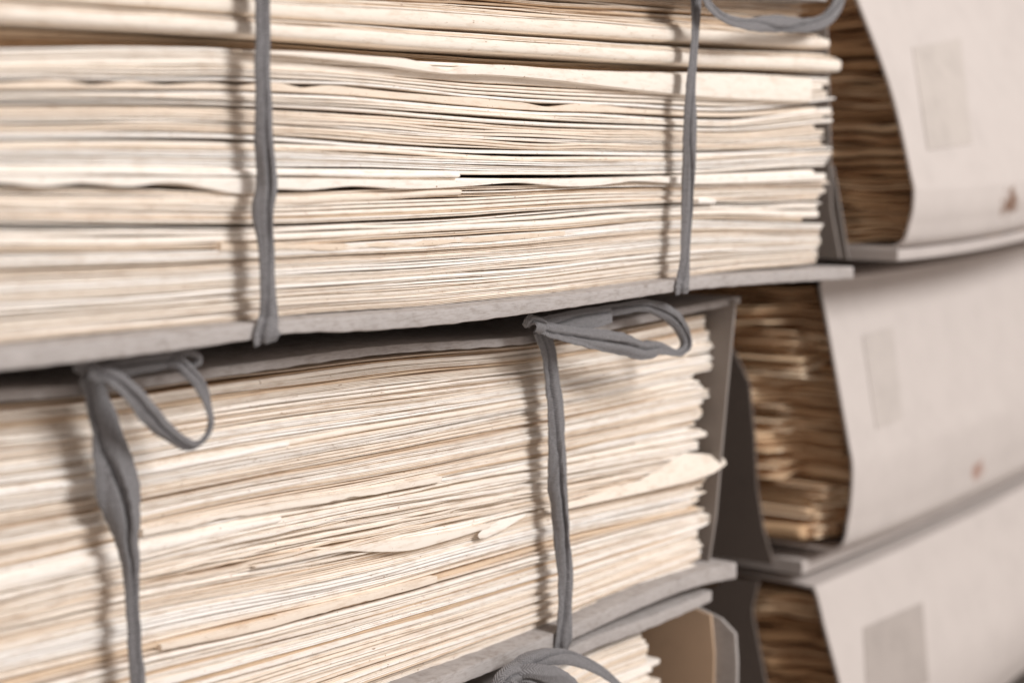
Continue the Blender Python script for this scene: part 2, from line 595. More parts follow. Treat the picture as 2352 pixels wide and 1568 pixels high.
band(shift(D5, 3), shift(D6, -8), YT, -150, 1900, 'right under the long crack across the upper bundle', GT, 0.2, (11, 16), (1, 2), tone=(0.5, 0.8), wavy_p=0.0, yfj=0.0008)
band(shift(D6, 2), shift(D7, -2), YT, -150, lambda r, f: 1908 - 26 * f + 8 * r, 'in the lower middle of the upper bundle', GT, 0.3, (9, 18), (1, 3), tone=(0.2, 0.8), nose_p=0.6)
band(shift(D7, 3), shift(D8, -1), YT, -150, lambda r, f: (1886 if f < 0.6 else 1852) + 12 * r, 'in the lower third of the upper bundle', GT, 0.3, (9, 17), (1, 3), tone=(0.2, 0.85))
band(shift(D8, 2), shift(E_bot, -4), YT, -150, lambda r, f: 1895 - 12 * f + 8 * r, 'close above the bottom board of the upper bundle', GT, 0.4, (8, 16), (1, 4), tone=(0.3, 0.92))


def strip(name, X0, X1, y, Ytop, Ybot, label, cat, group, tn=0.7, nose='round', yo=-0.002, depth=0.12, amp=0.0001, taper=0.003, mat=None, rag=0.0):
    """a single document whose upper and lower edge run between given photo points"""
    c1 = Curve(Ytop, y)
    c0 = Curve(Ybot, y)
    xs = px_samples(X0, X1, y, 4 if rag else 7)
    mbx = MB()
    dz = wob(xs, amp, 0.06)
    rg = np.minimum(0, wob(xs, rag, 0.07) + wob(xs, rag * 0.35, 0.011)) if rag else 0.0
    leaf(mbx, xs, np.minimum(c0(xs) + dz - rg, c1(xs) + dz - 0.0001), c1(xs) + dz, y + yo + wob(xs, 0.0003, 0.05), depth, nose, tn, taper=taper)
    return tag(mbx.build(name, mat or M_PAPER), label, cat, group)


strip('folded_paper', -150, 1056, YT, [(-150, 382), (0, 386), (600, 392), (1056, 398)], [(-150, 396), (0, 399), (600, 404), (1056, 409)],
      'folded paper ending halfway with its blunt end over the dark crack', 'folded paper', GT, 0.85, yo=-0.0022)
strip('folded_paper', -150, 1062, YT, [(-150, 452), (0, 452), (600, 450), (1062, 433)], [(-150, 480), (0, 478), (600, 474), (1062, 448)],
      'tan folded paper with blunt end halfway, below the wavy sheet', 'folded paper', GT, 0.42, yo=-0.0012)
strip('wide_paper_fold', 540, 1850, YT, [(540, 116), (700, 121), (847, 131), (925, 138), (985, 156), (1012, 165), (1045, 155), (1110, 150), (1250, 158), (1400, 166), (1600, 170), (1850, 178)],
      [(540, 121), (700, 134), (847, 150), (1012, 171), (1120, 175), (1250, 186), (1400, 204), (1600, 226), (1850, 238)],
      'broad smooth cream sheet dipping once in its middle, torn end near the right tape', 'paper sheet', GT, 0.6, yo=-0.0038, nose='flat', amp=0.0)
strip('wavy_sheet', -150, 1880, YT, [(-150, 190), (0, 190), (150, 185), (215, 195), (300, 187), (385, 195), (470, 190), (560, 196), (640, 189), (695, 201), (760, 196), (830, 203), (1000, 219), (1100, 225), (1200, 235), (1262, 245), (1330, 238), (1450, 248), (1690, 259), (1880, 246)],
      [(-150, 205), (0, 205), (600, 208), (847, 222), (1200, 252), (1450, 260), (1690, 268), (1880, 254)],
      'tan sheet with a scalloped upper edge below a thin dark crack', 'paper sheet', GT, 0.36, yo=0.0008, nose='flat', amp=0.0)
strip('wavy_sheet', -150, 1890, YT, [(-150, 402), (0, 403), (600, 408), (1055, 414), (1400, 408), (1890, 398)],
      [(-150, 424), (0, 421), (85, 429), (180, 421), (285, 429), (376, 419), (470, 434), (535, 446), (570, 446), (600, 438), (700, 437), (800, 428), (905, 434), (970, 434), (1050, 429), (1185, 420), (1290, 429), (1350, 428), (1440, 417), (1560, 423), (1700, 421), (1890, 413)],
      'limp cream sheet with a drooping wavy lower edge across the upper bundle', 'paper sheet', GT, 0.72, yo=-0.0028, nose='flat', amp=0.0)
strip('torn_sheet', 500, 1300, YT, [(500, 558), (700, 560), (900, 556), (1100, 545), (1300, 530)], [(500, 576), (700, 574), (760, 576), (830, 570), (950, 566), (1100, 556), (1300, 541)],
      'tan torn edged sheet in the lower part of the upper bundle', 'paper sheet', GT, 0.3, yo=-0.001, nose='flat', amp=0.0, rag=0.0002)
strip('folded_paper', 1590, 1640, YT, [(1560, 458), (1600, 456), (1640, 456)], [(1560, 470), (1600, 469), (1640, 468)],
      'short pale fold poking out beside the right tape', 'folded paper', GT, 0.9, yo=-0.003)

# ---- middle bundle
YM = 0.023
GM = 'papers in the middle bundle'
m_top = Curve([(-150, 938), (0, 925), (200, 908), (500, 868), (847, 822), (1240, 788), (1660, 712)], YM)
m_g1 = Curve([(-150, 1060), (0, 1045), (600, 955), (1240, 870), (1640, 800)], YM)
m_g2 = Curve([(-150, 1200), (0, 1178), (600, 1070), (1240, 945), (1640, 860)], YM)
m_g3 = Curve([(-150, 1330), (0, 1300), (600, 1165), (847, 1125), (1240, 1045), (1640, 960)], YM)
m_g4 = Curve([(-150, 1400), (0, 1368), (320, 1290), (600, 1225), (1240, 1105), (1640, 1035)], YM)
m_g5 = Curve([(-150, 1530), (0, 1495), (320, 1420), (847, 1312), (1279, 1200), (1640, 1120)], YM)
m_g6 = Curve([(-150, 1580), (0, 1540), (320, 1462), (847, 1345), (1279, 1226), (1640, 1145)], YM)
m_g7 = Curve([(-150, 1790), (0, 1730), (600, 1545), (1240, 1350), (1640, 1215)], YM)
m_bot = Curve([(-150, 2000), (0, 1920), (600, 1700), (1240, 1458), (1640, 1292)], YM)


def mid_end(tip0, tip1):
    return lambda r, f: tip0 + (tip1 - tip0) * (1 - abs(2 * f - 1)) + 44 * (r - 0.5)


kw = dict(gap=0.30, refX=1000.0, yfj=0.0013, amp=0.0002)
band(m_top, m_g1, YM, -150, lambda r, f: 1625 + 35 * f - 10 * r, 'beneath the cover board of the middle bundle', GM, 0.45, (6, 13), (1, 4), tone=(0.2, 0.75), nose_p=0.3, **kw)
band(m_g1, m_g2, YM, -150, mid_end(1592, 1664), 'in the upper third of the middle bundle', GM, 0.45, (6, 14), (1, 4), tone=(0.3, 0.85), nose_p=0.35, **kw)
band(m_g2, m_g3, YM, -150, mid_end(1590, 1650), 'in the upper middle of the middle bundle', GM, 0.45, (6, 13), (1, 4), tone=(0.3, 0.8), nose_p=0.35, **kw)
band(shift(m_g3, 2), m_g4, YM, -150, mid_end(1588, 1645), 'in the centre of the middle bundle', GM, 0.4, (7, 16), (1, 3), tone=(0.3, 0.85), nose_p=0.35, wavy_p=0.2, **{**kw, 'amp': 0.0004})
band(m_g4, m_g5, YM, -150, mid_end(1600, 1650), 'just above the white folds of the middle bundle', GM, 0.4, (6, 14), (1, 4), tone=(0.3, 0.8), nose_p=0.35, wavy_p=0.2, **{**kw, 'amp': 0.0004})
band(m_g5, m_g6, YM, -150, 1620, 'forming the white stripe across the middle bundle', GM, 0.2, (8, 12), (1, 2), tone=(0.92, 1.0), nose_p=0.9, **kw)
band(m_g6, m_g7, YM, -150, mid_end(1600, 1652), 'below the white stripe of the middle bundle', GM, 0.4, (6, 14), (1, 4), tone=(0.25, 0.8), nose_p=0.35, **kw)
band(m_g7, shift(m_bot, -3, y=YM), YM, -150, lambda r, f: 1600 + 30 * r, 'close above the bottom board of the middle bundle', GM, 0.35, (7, 16), (1, 4), tone=(0.3, 0.9), nose_p=0.4, **kw)
strip('folded_paper', -150, 640, YM, [(-150, 1340), (0, 1314), (320, 1244), (500, 1210), (640, 1184)], [(-150, 1398), (0, 1364), (320, 1280), (500, 1232), (640, 1196)],
      'broad smooth pale fold at the left edge behind the left ribbon', 'folded paper', GM, 0.76, yo=-0.0015)


strip('torn_sheet', 300, 1010, YM, [(300, 1216), (650, 1152), (850, 1120), (1010, 1090)], [(300, 1231), (650, 1166), (850, 1135), (1010, 1103)],
      'torn edged cream sheet over a dark crack in the centre of the middle bundle', 'paper sheet', GM, 0.55, yo=-0.0022, nose='flat', amp=0.0, rag=0.00030)
strip('torn_sheet', 340, 1000, YM, [(340, 1482), (600, 1424), (750, 1384), (1000, 1320)], [(340, 1496), (600, 1441), (750, 1402), (1000, 1334)],
      'torn edged tan sheet over a dark crack below the white stripe', 'paper sheet', GM, 0.4, yo=-0.0022, nose='flat', amp=0.0, rag=0.00030)
strip('wavy_sheet', 560, 1120, YM, [(560, 1300), (700, 1270), (850, 1245), (1000, 1222), (1120, 1200)], [(560, 1303), (700, 1277), (780, 1263), (850, 1265), (930, 1262), (1010, 1240), (1120, 1207)],
      'broad limp cream sheet drooping just above the white stripe', 'paper sheet', GM, 0.6, yo=-0.003, nose='flat', amp=0.0)
strip('paper_sheet', -150, 660, YM, [(-150, 1150), (0, 1124), (300, 1080), (660, 1012)], [(-150, 1172), (0, 1142), (300, 1096), (660, 1024)],
      'pale smooth sheet at the left edge in the upper half of the middle bundle', 'paper sheet', GM, 0.92, yo=-0.0015)


def bent_sheet(name, pts, label, cat, group, tn, thick=0.00035, mat=None):
    """a loose corner: rows of points (from left to right), each row a cross line of the sheet"""
    rows = np.array(pts, float)
    n, m, _ = rows.shape
    up = np.array([0, 0, 1.0]) * thick
    sec = np.concatenate([rows + up, rows[:, ::-1] - up], axis=1)
    mbx = MB()
    mbx.sweep(sec, tn)
    return tag(mbx.build(name, mat or M_PAPER), label, cat, group)


# dog-eared sheaves whose ends reach out to points at the right end
for tx, ty, h, tn in ((1656, 792, 26, .6), (1650, 826, 30, .72), (1624, 884, 40, .66), (1620, 944, 30, .6), (1624, 990, 30, .74), (1634, 1130, 26, .58), (1632, 1190, 34, .9), (1630, 1240, 28, .62), (1612, 1290, 22, .7)):
    sl = (400 - ty) / (4200 - tx)
    L0 = 150 + 40 * rng.random()
    tops = [(tx - L0, ty - sl * L0 - h * .35), (tx - 60, ty - sl * 60 - h * .5), (tx - 18, ty - sl * 18 - h * .34), (tx, ty - 3)]
    bots = [(tx - L0, ty - sl * L0 + h * .2), (tx - 60, ty - sl * 60 + h * .5), (tx - 18, ty - sl * 18 + h * .36), (tx, ty + 4)]
    n = 3
    ct, cb = Curve(tops, YM), Curve(bots, YM)
    xs = px_samples(tx - L0, tx, YM, 6)
    lv = []
    for k in range(n):
        zt = ct(xs) + (cb(xs) - ct(xs)) * (k + 0.04) / n
        zb = ct(xs) + (cb(xs) - ct(xs)) * (k + 0.86) / n
        m = len(xs) - int(rng.integers(0, 4))
        lv.append(dict(xs=xs[:m], zlo=zb[:m], zhi=zt[:m], yf=YM - 0.0012 + rng.uniform(-1, 1) * 0.0006 + np.linspace(0.0026, 0, len(xs))[:m], depth=0.14, nose='round',
                       tone=float(np.clip(tn + rng.uniform(-.2, .15), 0, 1)), taper=0.0025))
    make_document('paper_sheaf', lv, M_PAPER, 'dog eared sheaf ending in a point at the right end of the middle bundle', 'document', GM)

# the corner that sticks out beyond the others
bent_sheet('paper_sheet', [[on_y(1250, 1178, YM - 0.003), on_y(1250, 1174, YM - 0.002), on_y(1250, 1170, YM)],
                           [on_y(1480, 1128, YM - 0.004), on_y(1478, 1116, YM - 0.003), on_y(1470, 1104, YM - 0.001)],
                           [on_y(1590, 1102, YM - 0.006), on_y(1580, 1072, YM - 0.004), on_y(1572, 1040, YM - 0.001)],
                           [on_y(1640, 1084, YM - 0.007), on_y(1632, 1062, YM - 0.005), on_y(1624, 1044, YM - 0.001)],
                           [on_y(1668, 1064, YM - 0.006), on_y(1666, 1058, YM - 0.004), on_y(1660, 1052, YM)]],
           'stiff sheet whose pointed corner juts out at the right end', 'paper sheet', GM, 0.5)
# torn scrap standing proud beside the right tape
bent_sheet('torn_scrap', [[on_y(1102, 1234, YM - 0.0028), on_y(1098, 1229, YM - 0.0024)],
                          [on_y(1116, 1232, YM - 0.0028), on_y(1112, 1214, YM - 0.0024)],
                          [on_y(1152, 1216, YM - 0.003), on_y(1152, 1194, YM - 0.002)],
                          [on_y(1205, 1184, YM - 0.003), on_y(1208, 1180, YM - 0.001)]],
           'small torn cream scrap sticking out beside the right tape', 'paper scrap', GM, 0.7)


# ------------------------------------------------------------------ boards of the three tied folders
def board(name, top, bot, y0, X0, X1, depth, parent, mat=None, taper=0.0):
    xs = px_samples(X0, X1, y0, 7)
    mbx = MB()
    leaf(mbx, xs, bot(xs) + wob(xs, 0.00008, 0.012), top(xs) + wob(xs, 0.00006, 0.012), y0 + wob(xs, 0.0003, 0.1) + wob(xs, 0.0001, 0.01), depth, 'board', 0.5)
    return mbx.build(name, mat or M_BOARD, parent)


f_top = empty('tied_folder', None, 'upper tied grey folder with curved bottom board under cream papers', 'folder', 'tied folders')
YTB = -0.0095
board('base_board', Curve([(-150, 813), (0, 800), (590, 742), (650, 736), (1000, 709), (1240, 684), (1560, 642), (1960, 612)], YTB),
      Curve([(-150, 868), (0, 853), (590, 778), (650, 768), (820, 762), (1000, 748), (1240, 718), (1560, 670), (1960, 640)], YTB), YTB, -150, 1962, 0.19, f_top)
board('cover_board', Curve([(-150, -245), (600, -145), (1200, -82), (1900, -18)], YTB), Curve([(-150, -190), (600, -100), (1200, -48), (1900, 4)], YTB), YTB, -150, 1890, 0.19, f_top)
xf = 0.768
mb = MB()
mb.poly([on_x(1905, 300, xf), on_x(1908, 480, xf), on_x(1928, 592, xf), (xf, 0.16, on_x(1900, 605, xf)[2]), (xf, 0.16, on_x(1900, 60, xf)[2]), on_x(1898, 60, xf)], (0.0015, 0, 0))
mb.poly([on_x(1912, 380, xf + .02), on_x(1930, 480, xf + .02), on_x(1948, 596, xf + .02), (xf + .02, 0.16, on_x(1900, 602, xf)[2]), (xf + .02, 0.16, on_x(1900, 380, xf)[2])], (0.0015, 0, 0))
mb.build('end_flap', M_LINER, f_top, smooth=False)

f_mid = empty('tied_folder', None, 'middle tied grey folder with cover board under two tape bows', 'folder', 'tied folders')
YMB = 0.014
board('cover_board', Curve([(-150, 905), (0, 893), (200, 880), (500, 842), (847, 797), (1240, 767), (1500, 718), (1702, 680)], YMB),
      Curve([(-150, 932), (0, 922), (200, 907), (500, 866), (847, 818), (1240, 786), (1500, 738), (1702, 696)], YMB), YMB, -150, 1702, 0.20, f_mid)
board('base_board', Curve([(-150, 2010), (0, 1935), (600, 1705), (1240, 1466), (1640, 1302), (1700, 1288)], YMB),
      Curve([(-150, 2060), (0, 1980), (600, 1746), (1240, 1500), (1640, 1338), (1692, 1328)], YMB), YMB, -150, 1700, 0.20, f_mid)
xf = 0.672
mb = MB()
mb.poly([on_x(1688, 690, xf), on_x(1668, 900, xf), on_x(1642, 1190, xf), on_x(1625, 1300, xf), (xf, 0.18, on_x(1625, 1280, xf)[2]), (xf, 0.18, on_x(1680, 690, xf)[2])], (0.0018, 0, 0))
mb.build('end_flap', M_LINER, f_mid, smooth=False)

f_low = empty('tied_folder', None, 'lowest tied grey folder with a brown lined end flap', 'folder', 'tied folders')
YLB = 0.016
board('cover_board', Curve([(-150, 2110), (600, 1800), (1240, 1532), (1330, 1478), (1500, 1412), (1645, 1352)], YLB),
      Curve([(-150, 2160), (600, 1835), (1240, 1562), (1330, 1508), (1500, 1440), (1645, 1376)], YLB), YLB, -150, 1645, 0.20, f_low)
xf = 0.672
mb = MB()
pl = [on_x(1598, 1392, xf), on_x(1655, 1420, xf), on_x(1688, 1455, xf), on_x(1692, 1520, xf), on_x(1690, 1720, xf), (xf, 0.16, on_x(1690, 1720, xf)[2]), (xf, 0.16, on_x(1598, 1380, xf)[2])]
mb.poly(pl, (0.0018, 0, 0))
mb.build('end_flap', M_BOARD, f_low, smooth=False)
mb = MB()
pl = [on_x(1598, 1398, xf - .002), on_x(1632, 1412, xf - .002), on_x(1640, 1500, xf - .002), on_x(1636, 1700, xf - .002), (xf - .002, 0.15, on_x(1690, 1700, xf)[2]), (xf - .002, 0.15, on_x(1598, 1390, xf)[2])]
mb.poly(pl, (0.0015, 0, 0))
mb.build('flap_lining', M_BROWN, f_low, smooth=False)
YL = 0.026
l_top = Curve([(-150, 2150), (600, 1830), (1240, 1560), (1330, 1508), (1520, 1436)], YL)
l_bot = Curve([(-150, 2620), (600, 2230), (1240, 1890), (1330, 1850), (1520, 1750)], YL)
band(l_top, l_bot, YL, -150, lambda r, f: 1478 + 130 * max(0, min(f, .25)) + 35 * r, 'in the lowest bundle beneath its cover board', 'papers in the lowest bundle', 0.2,
     (16, 30), (1, 3), tone=(0.4, 0.8), yfj=0.002, amp=0.0004, refX=1400)


# ------------------------------------------------------------------ portfolios on the right
XP = 0.80


def portfolio(front, label, stains, patch, pcol, flap, bend=0.1, top_back=0.13, name='card_portfolio'):
    """front: photo points of the cover's near edge from top to bottom"""
    root = empty(name, None, label, 'portfolio', 'grey card portfolios at the right')
    pf = np.array([on_x(X, Y, XP) for X, Y in front])[:, 1:]          # y, z
    pts = [(pf[0, 0] + top_back, pf[0, 1] + 0.001), (pf[0, 0] + 0.03, pf[0, 1] + 0.001)] + [tuple(p) for p in pf] + \
          [(pf[-1, 0] + 0.03, pf[-1, 1] - 0.001), (pf[-1, 0] + top_back, pf[-1, 1] - 0.001)]
    # round it: resample with a Catmull-Rom spline
    P = np.array(pts)
    out = []
    for i in range(len(P) - 1):
        p0, p1, p2, p3 = P[max(i - 1, 0)], P[i], P[i + 1], P[min(i + 2, len(P) - 1)]
        for t in np.linspace(0, 1, 9)[:-1]:
            out.append(0.5 * ((2 * p1) + (-p0 + p2) * t + (2 * p0 - 5 * p1 + 4 * p2 - p3) * t * t + (-p0 + 3 * p1 - 3 * p2 + p3) * t**3))
    out.append(P[-1])
    Q = np.array(out)
    tg = np.gradient(Q, axis=0)
    tg /= np.linalg.norm(tg, axis=1)[:, None]
    nrm = np.stack([-tg[:, 1], tg[:, 0]], 1)       # to the inside (+y on the front)
    nrm *= np.sign(nrm[len(nrm) // 2, 0])
    In = Q + nrm * 0.0014
    loop = np.concatenate([Q, In[::-1]])
    xs = np.linspace(XP, XP + 0.42, 40)
    secs = np.zeros((len(xs), len(loop), 3))
    secs[:, :, 0] = xs[:, None]
    wy = wob(xs, 0.0006, 0.25)
    secs[:, :, 1] = loop[None, :, 0] + wy[:, None]
    secs[:, :, 2] = loop[None, :, 1] + (bend * (xs - XP) ** 2)[:, None]
    oq = np.argsort(Q[:, 1])
    Qs = Q[oq]
    fr = Qs[:, 0] < max(pf[0, 0], pf[-1, 0]) + 0.02
    Qs = Qs[fr]
    mb = MB()
    mb.sweep(secs)
    cm = card_mat('pale_card', (0.565, 0.515, 0.485), (0.64, 0.59, 0.55), 0.14, stains, 0.06)
    mb.build('cover', cm, root)

    def front_pt(X, Y, lift=0.00045):
        """point on the cover's front that the photo shows at X, Y"""
        d = ray(X, Y)
        y = 0.0
        for _ in range(30):
            p = CAM + d * ((y - CAM[1]) / d[1])
            y = float(np.interp(p[2] - bend * (p[0] - XP) ** 2, Qs[:, 1], Qs[:, 0])) + float(np.interp(p[0], xs, wy))
        p[1] -= lift
        return p
    if patch:
        m2 = MB()
        q = [front_pt(*c) for c in patch]
        rows = []
        for t in np.linspace(0, 1, 24):
            a = (1 - t) * np.array(patch[0]) + t * np.array(patch[3])
            b = (1 - t) * np.array(patch[1]) + t * np.array(patch[2])
            rows.append([front_pt(*((1 - s) * a + s * b)) for s in np.linspace(0, 1, 14)])
        rows = np.array(rows)
        # hug the rounded cover: keep a hair in front of it
        sec = np.concatenate([rows, rows[:, ::-1] + np.array([0, 0.0003, 0])], axis=1)
        m2.sweep(sec)
        m2.build('paper_patch', card_mat('patch_paper', pcol, tuple(c * 1.1 for c in pcol), 0.1), root)
    for k, (poly, xo, th, mt, nm) in enumerate(flap):
        m3 = MB()
        m3.poly([on_x(X, Y, XP + xo) if not isinstance(X, str) else (XP + xo, float(X), on_x(1700, Y, XP + xo)[2]) for X, Y in poly], (th, 0, 0))
        m3.build(nm, mt, root, smooth=False)
    return root, pf, front_pt


def stain_at(front, X, Y):
    pf = np.array([on_x(a, b, XP) for a, b in front])[:, 1:]
    d = ray(X, Y)
    y = 0.0
    for _ in range(30):
        p = CAM + d * ((y - CAM[1]) / d[1])
        o = np.argsort(pf[:, 1])
        y = float(np.interp(p[2], pf[o, 1], pf[o, 0]))
    return tuple(p)


FR1 = [(1850, -420), (1900, -200), (1975, 0), (2050, 200), (2098, 400), (2105, 450), (2096, 510), (2064, 567)]
FR2 = [(1880, 640), (1890, 668), (1925, 860), (1952, 1010), (1962, 1080), (1953, 1190), (1925, 1262)]
FR3 = [(1850, 1342), (1872, 1358), (1893, 1440), (1925, 1560), (1945, 1660), (1942, 1750), (1922, 1815), (1888, 1860)]

p1, pf1, fp1 = portfolio(FR1, 'top pale card portfolio at the right with a brown blot', [(stain_at(FR1, 2316, 466), 0.0085, (0.62, 1, 1.0), (0.17, 0.085, 0.045), 0.95)],
                         [(2095, 110), (2205, 88), (2232, 330), (2130, 345)], (0.52, 0.472, 0.435),
                         [], bend=0.19)
p2, pf2, fp2 = portfolio(FR2, 'middle pale card portfolio at the right with a reddish spot', [(stain_at(FR2, 2246, 1085), 0.0070, (0.6, 1, 1), (0.34, 0.18, 0.13), 0.75)],
                         [(1980, 770), (2050, 750), (2072, 960), (2012, 985)], (0.512, 0.465, 0.432),
                         [([(1648, 760), (1690, 815), (1720, 880), (1732, 1000), (1738, 1120), (1752, 1210), (1776, 1296), ('0.2', 1290), ('0.2', 760)], -0.012, 0.0016, M_SHADEFLAP, 'end_flap')])
p3, pf3, fp3 = portfolio(FR3, 'lowest pale card portfolio at the right with a large greyish patch', [],
                         [(1982, 1440), (2118, 1382), (2132, 1568), (1990, 1600)], (0.41, 0.366, 0.338),
                         [([(1742, 1335), (1728, 1395), (1730, 1420), (1765, 1600), (1780, 1720), ('0.2', 1720), ('0.2', 1400), (1640, 1350), (1660, 1328)], -0.012, 0.0016, M_SHADEFLAP, 'end_flap')])


def p_board(parent, top, bot, y_front, depth, x0, x1, bend, name='base_board', mat=None):
    """portfolio base: a thin board along x; top and bot are z at the near end"""
    xs = np.linspace(x0, x1, 24)
    mbx = MB()
    sag = bend * (xs - XP) ** 2
    leaf(mbx, xs, np.full(24, bot) + sag, np.full(24, top) + sag, np.full(24, y_front), depth, 'board', 0.5)
    return mbx.build(name, mat or card_mat('pale_card_board', (0.50, 0.455, 0.43), (0.6, 0.55, 0.5), 0.15), parent)


for root, (X, Yt, Yb), bd, dy in ((p1, (2062, 574, 600), 0.19, 0.0), (p2, (1890, 1296, 1328), 0.10, 0.012), (p3, (1890, 1872, 1905), 0.10, 0.012)):
    pt, pb = on_x(X, Yt, XP - 0.006), on_x(X, Yb, XP - 0.006)
    p_board(root, pt[2], pb[2], (pt[1] + pb[1]) / 2 + dy, 0.14, XP - 0.006, XP + 0.42, bd)


def portfolio_papers(pf, Ytop, Ybot, X, n, where, group, tone, off, prot, mat, ymax=0.16, rag=0.006):
    """papers lie inside the cover; deeper in, some corners poke out past its open end by up to prot"""
    z1, z0 = on_x(X, Ytop, XP)[2], on_x(X, Ybot, XP)[2]
    o = np.argsort(pf[:, 1])
    cuts = np.sort(np.concatenate([[0, 1], (np.arange(1, n) + rng.uniform(-0.42, 0.42, n - 1)) / n]))
    for i in range(n):
        zt = z1 + (z0 - z1) * cuts[i]
        zb = z1 + (z0 - z1) * cuts[i + 1]
        yfr = float(np.interp((zt + zb) / 2, pf[o, 1], pf[o, 0])) + 0.004 + random.random() * 0.006
        ys = np.linspace(yfr, yfr + ymax, 90)
        nl = random.choice([1, 2, 3, 4, 5])
        t = (zt - zb) / nl
        lv = []
        e0 = XP + off + random.uniform(0, rag)
        dz = wob(ys, 0.0008, 0.06)
        tn = random.uniform(*tone)
        corner = prot > 0.01 and i in (3, 4, 7, 10, 12, 13, 14)
        pk = prot * (-0.5 if corner else 1) * (random.uniform(0.6, 1.1) if random.random() < 0.62 else -0.4)
        c0 = random.uniform(0.012, 0.036) * (1.0 if i < n - 3 else 0.4)
        for k in range(nl):
            c1 = c0 + random.uniform(-0.006, 0.006)
            u = np.clip((ys - yfr - c1) / random.uniform(0.010, 0.020), 0, 1)
            bump = u * u * (3 - 2 * u)
            lv.append(dict(xs=ys, zlo=zt - t * (k + 0.80) + dz, zhi=zt - t * (k + 0.06) + dz,
                           yf=np.maximum(e0 - bump * (pk + off) + random.uniform(0, 0.006) + wob(ys, rag * 0.25, 0.04), XP - 0.0098),
                           depth=0.2, nose='round', tone=float(np.clip(tn + random.uniform(-.15, .15), 0, 1)), axis='y', taper0=0.004))
        if corner:      # a smaller sheaf further in, its corner standing out of the open end
            x0 = XP - random.uniform(0.002, 0.0075)
            yc = yfr + random.uniform(0.010, 0.034) * (1.0 if i < n - 4 else 0.45)
            xs = np.linspace(x0, XP + 0.2, 160)
            nk = random.choice([5, 6, 7, 8])
            tk = (zt - zb) * 1.5 / nk
            cl = []
            for k in range(nk):
                cl.append(dict(xs=xs[random.randint(0, 4):], zlo=None, zhi=None, yf=None, depth=0.09, nose='round', tone=random.uniform(0.6, 1.0), taper0=0.006))
                m = len(cl[-1]['xs'])
                w = wob(xs, 0.0005, 0.05)[-m:]
                sg = random.uniform(-0.16, 0.10) * np.clip(0.03 - (cl[-1]['xs'] - x0), 0, 1)      # corners sag or lift a little
                cl[-1]['zhi'] = zt - tk * (k + 0.05) + w + sg
                cl[-1]['zlo'] = zt - tk * (k + random.uniform(0.6, 0.85)) + w + sg
                cl[-1]['yf'] = yc + random.uniform(0, 0.005) - np.minimum(cl[-1]['xs'] - x0, 0.03) * random.uniform(-0.1, 0.25)
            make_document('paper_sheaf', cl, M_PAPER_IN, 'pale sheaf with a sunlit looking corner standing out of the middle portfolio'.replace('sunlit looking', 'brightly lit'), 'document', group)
        hue = 'dark tan' if tn < sum(tone) / 2 else 'light tan'
        make_document('folded_paper' if nl == 1 else 'paper_sheaf', lv, mat,
                      '%s %s %s' % (hue, 'rounded folded paper' if nl == 1 else 'rumpled sheaf of leaves', where), 'folded paper' if nl == 1 else 'document', group)


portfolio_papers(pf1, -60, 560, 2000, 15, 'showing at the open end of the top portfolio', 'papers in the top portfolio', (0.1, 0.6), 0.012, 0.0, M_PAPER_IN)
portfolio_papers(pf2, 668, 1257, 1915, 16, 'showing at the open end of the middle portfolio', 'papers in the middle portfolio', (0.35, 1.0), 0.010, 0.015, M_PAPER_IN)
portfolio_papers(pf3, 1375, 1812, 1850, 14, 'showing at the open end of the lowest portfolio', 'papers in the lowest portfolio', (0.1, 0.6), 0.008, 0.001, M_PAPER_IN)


# ------------------------------------------------------------------ cotton tapes
def catmull(P, n):
    P = np.asarray(P, float)
    out = []
    for i in range(len(P) - 1):
        p0, p1, p2, p3 = P[max(i - 1, 0)], P[i], P[i + 1], P[min(i + 2, len(P) - 1)]
        for t in np.linspace(0, 1, n + 1)[:-1]:
            out.append(0.5 * ((2 * p1) + (-p0 + p2) * t + (2 * p0 - 5 * p1 + 4 * p2 - p3) * t * t + (-p0 + 3 * p1 - 3 * p2 + p3) * t**3))
    out.append(P[-1])
    return np.array(out)


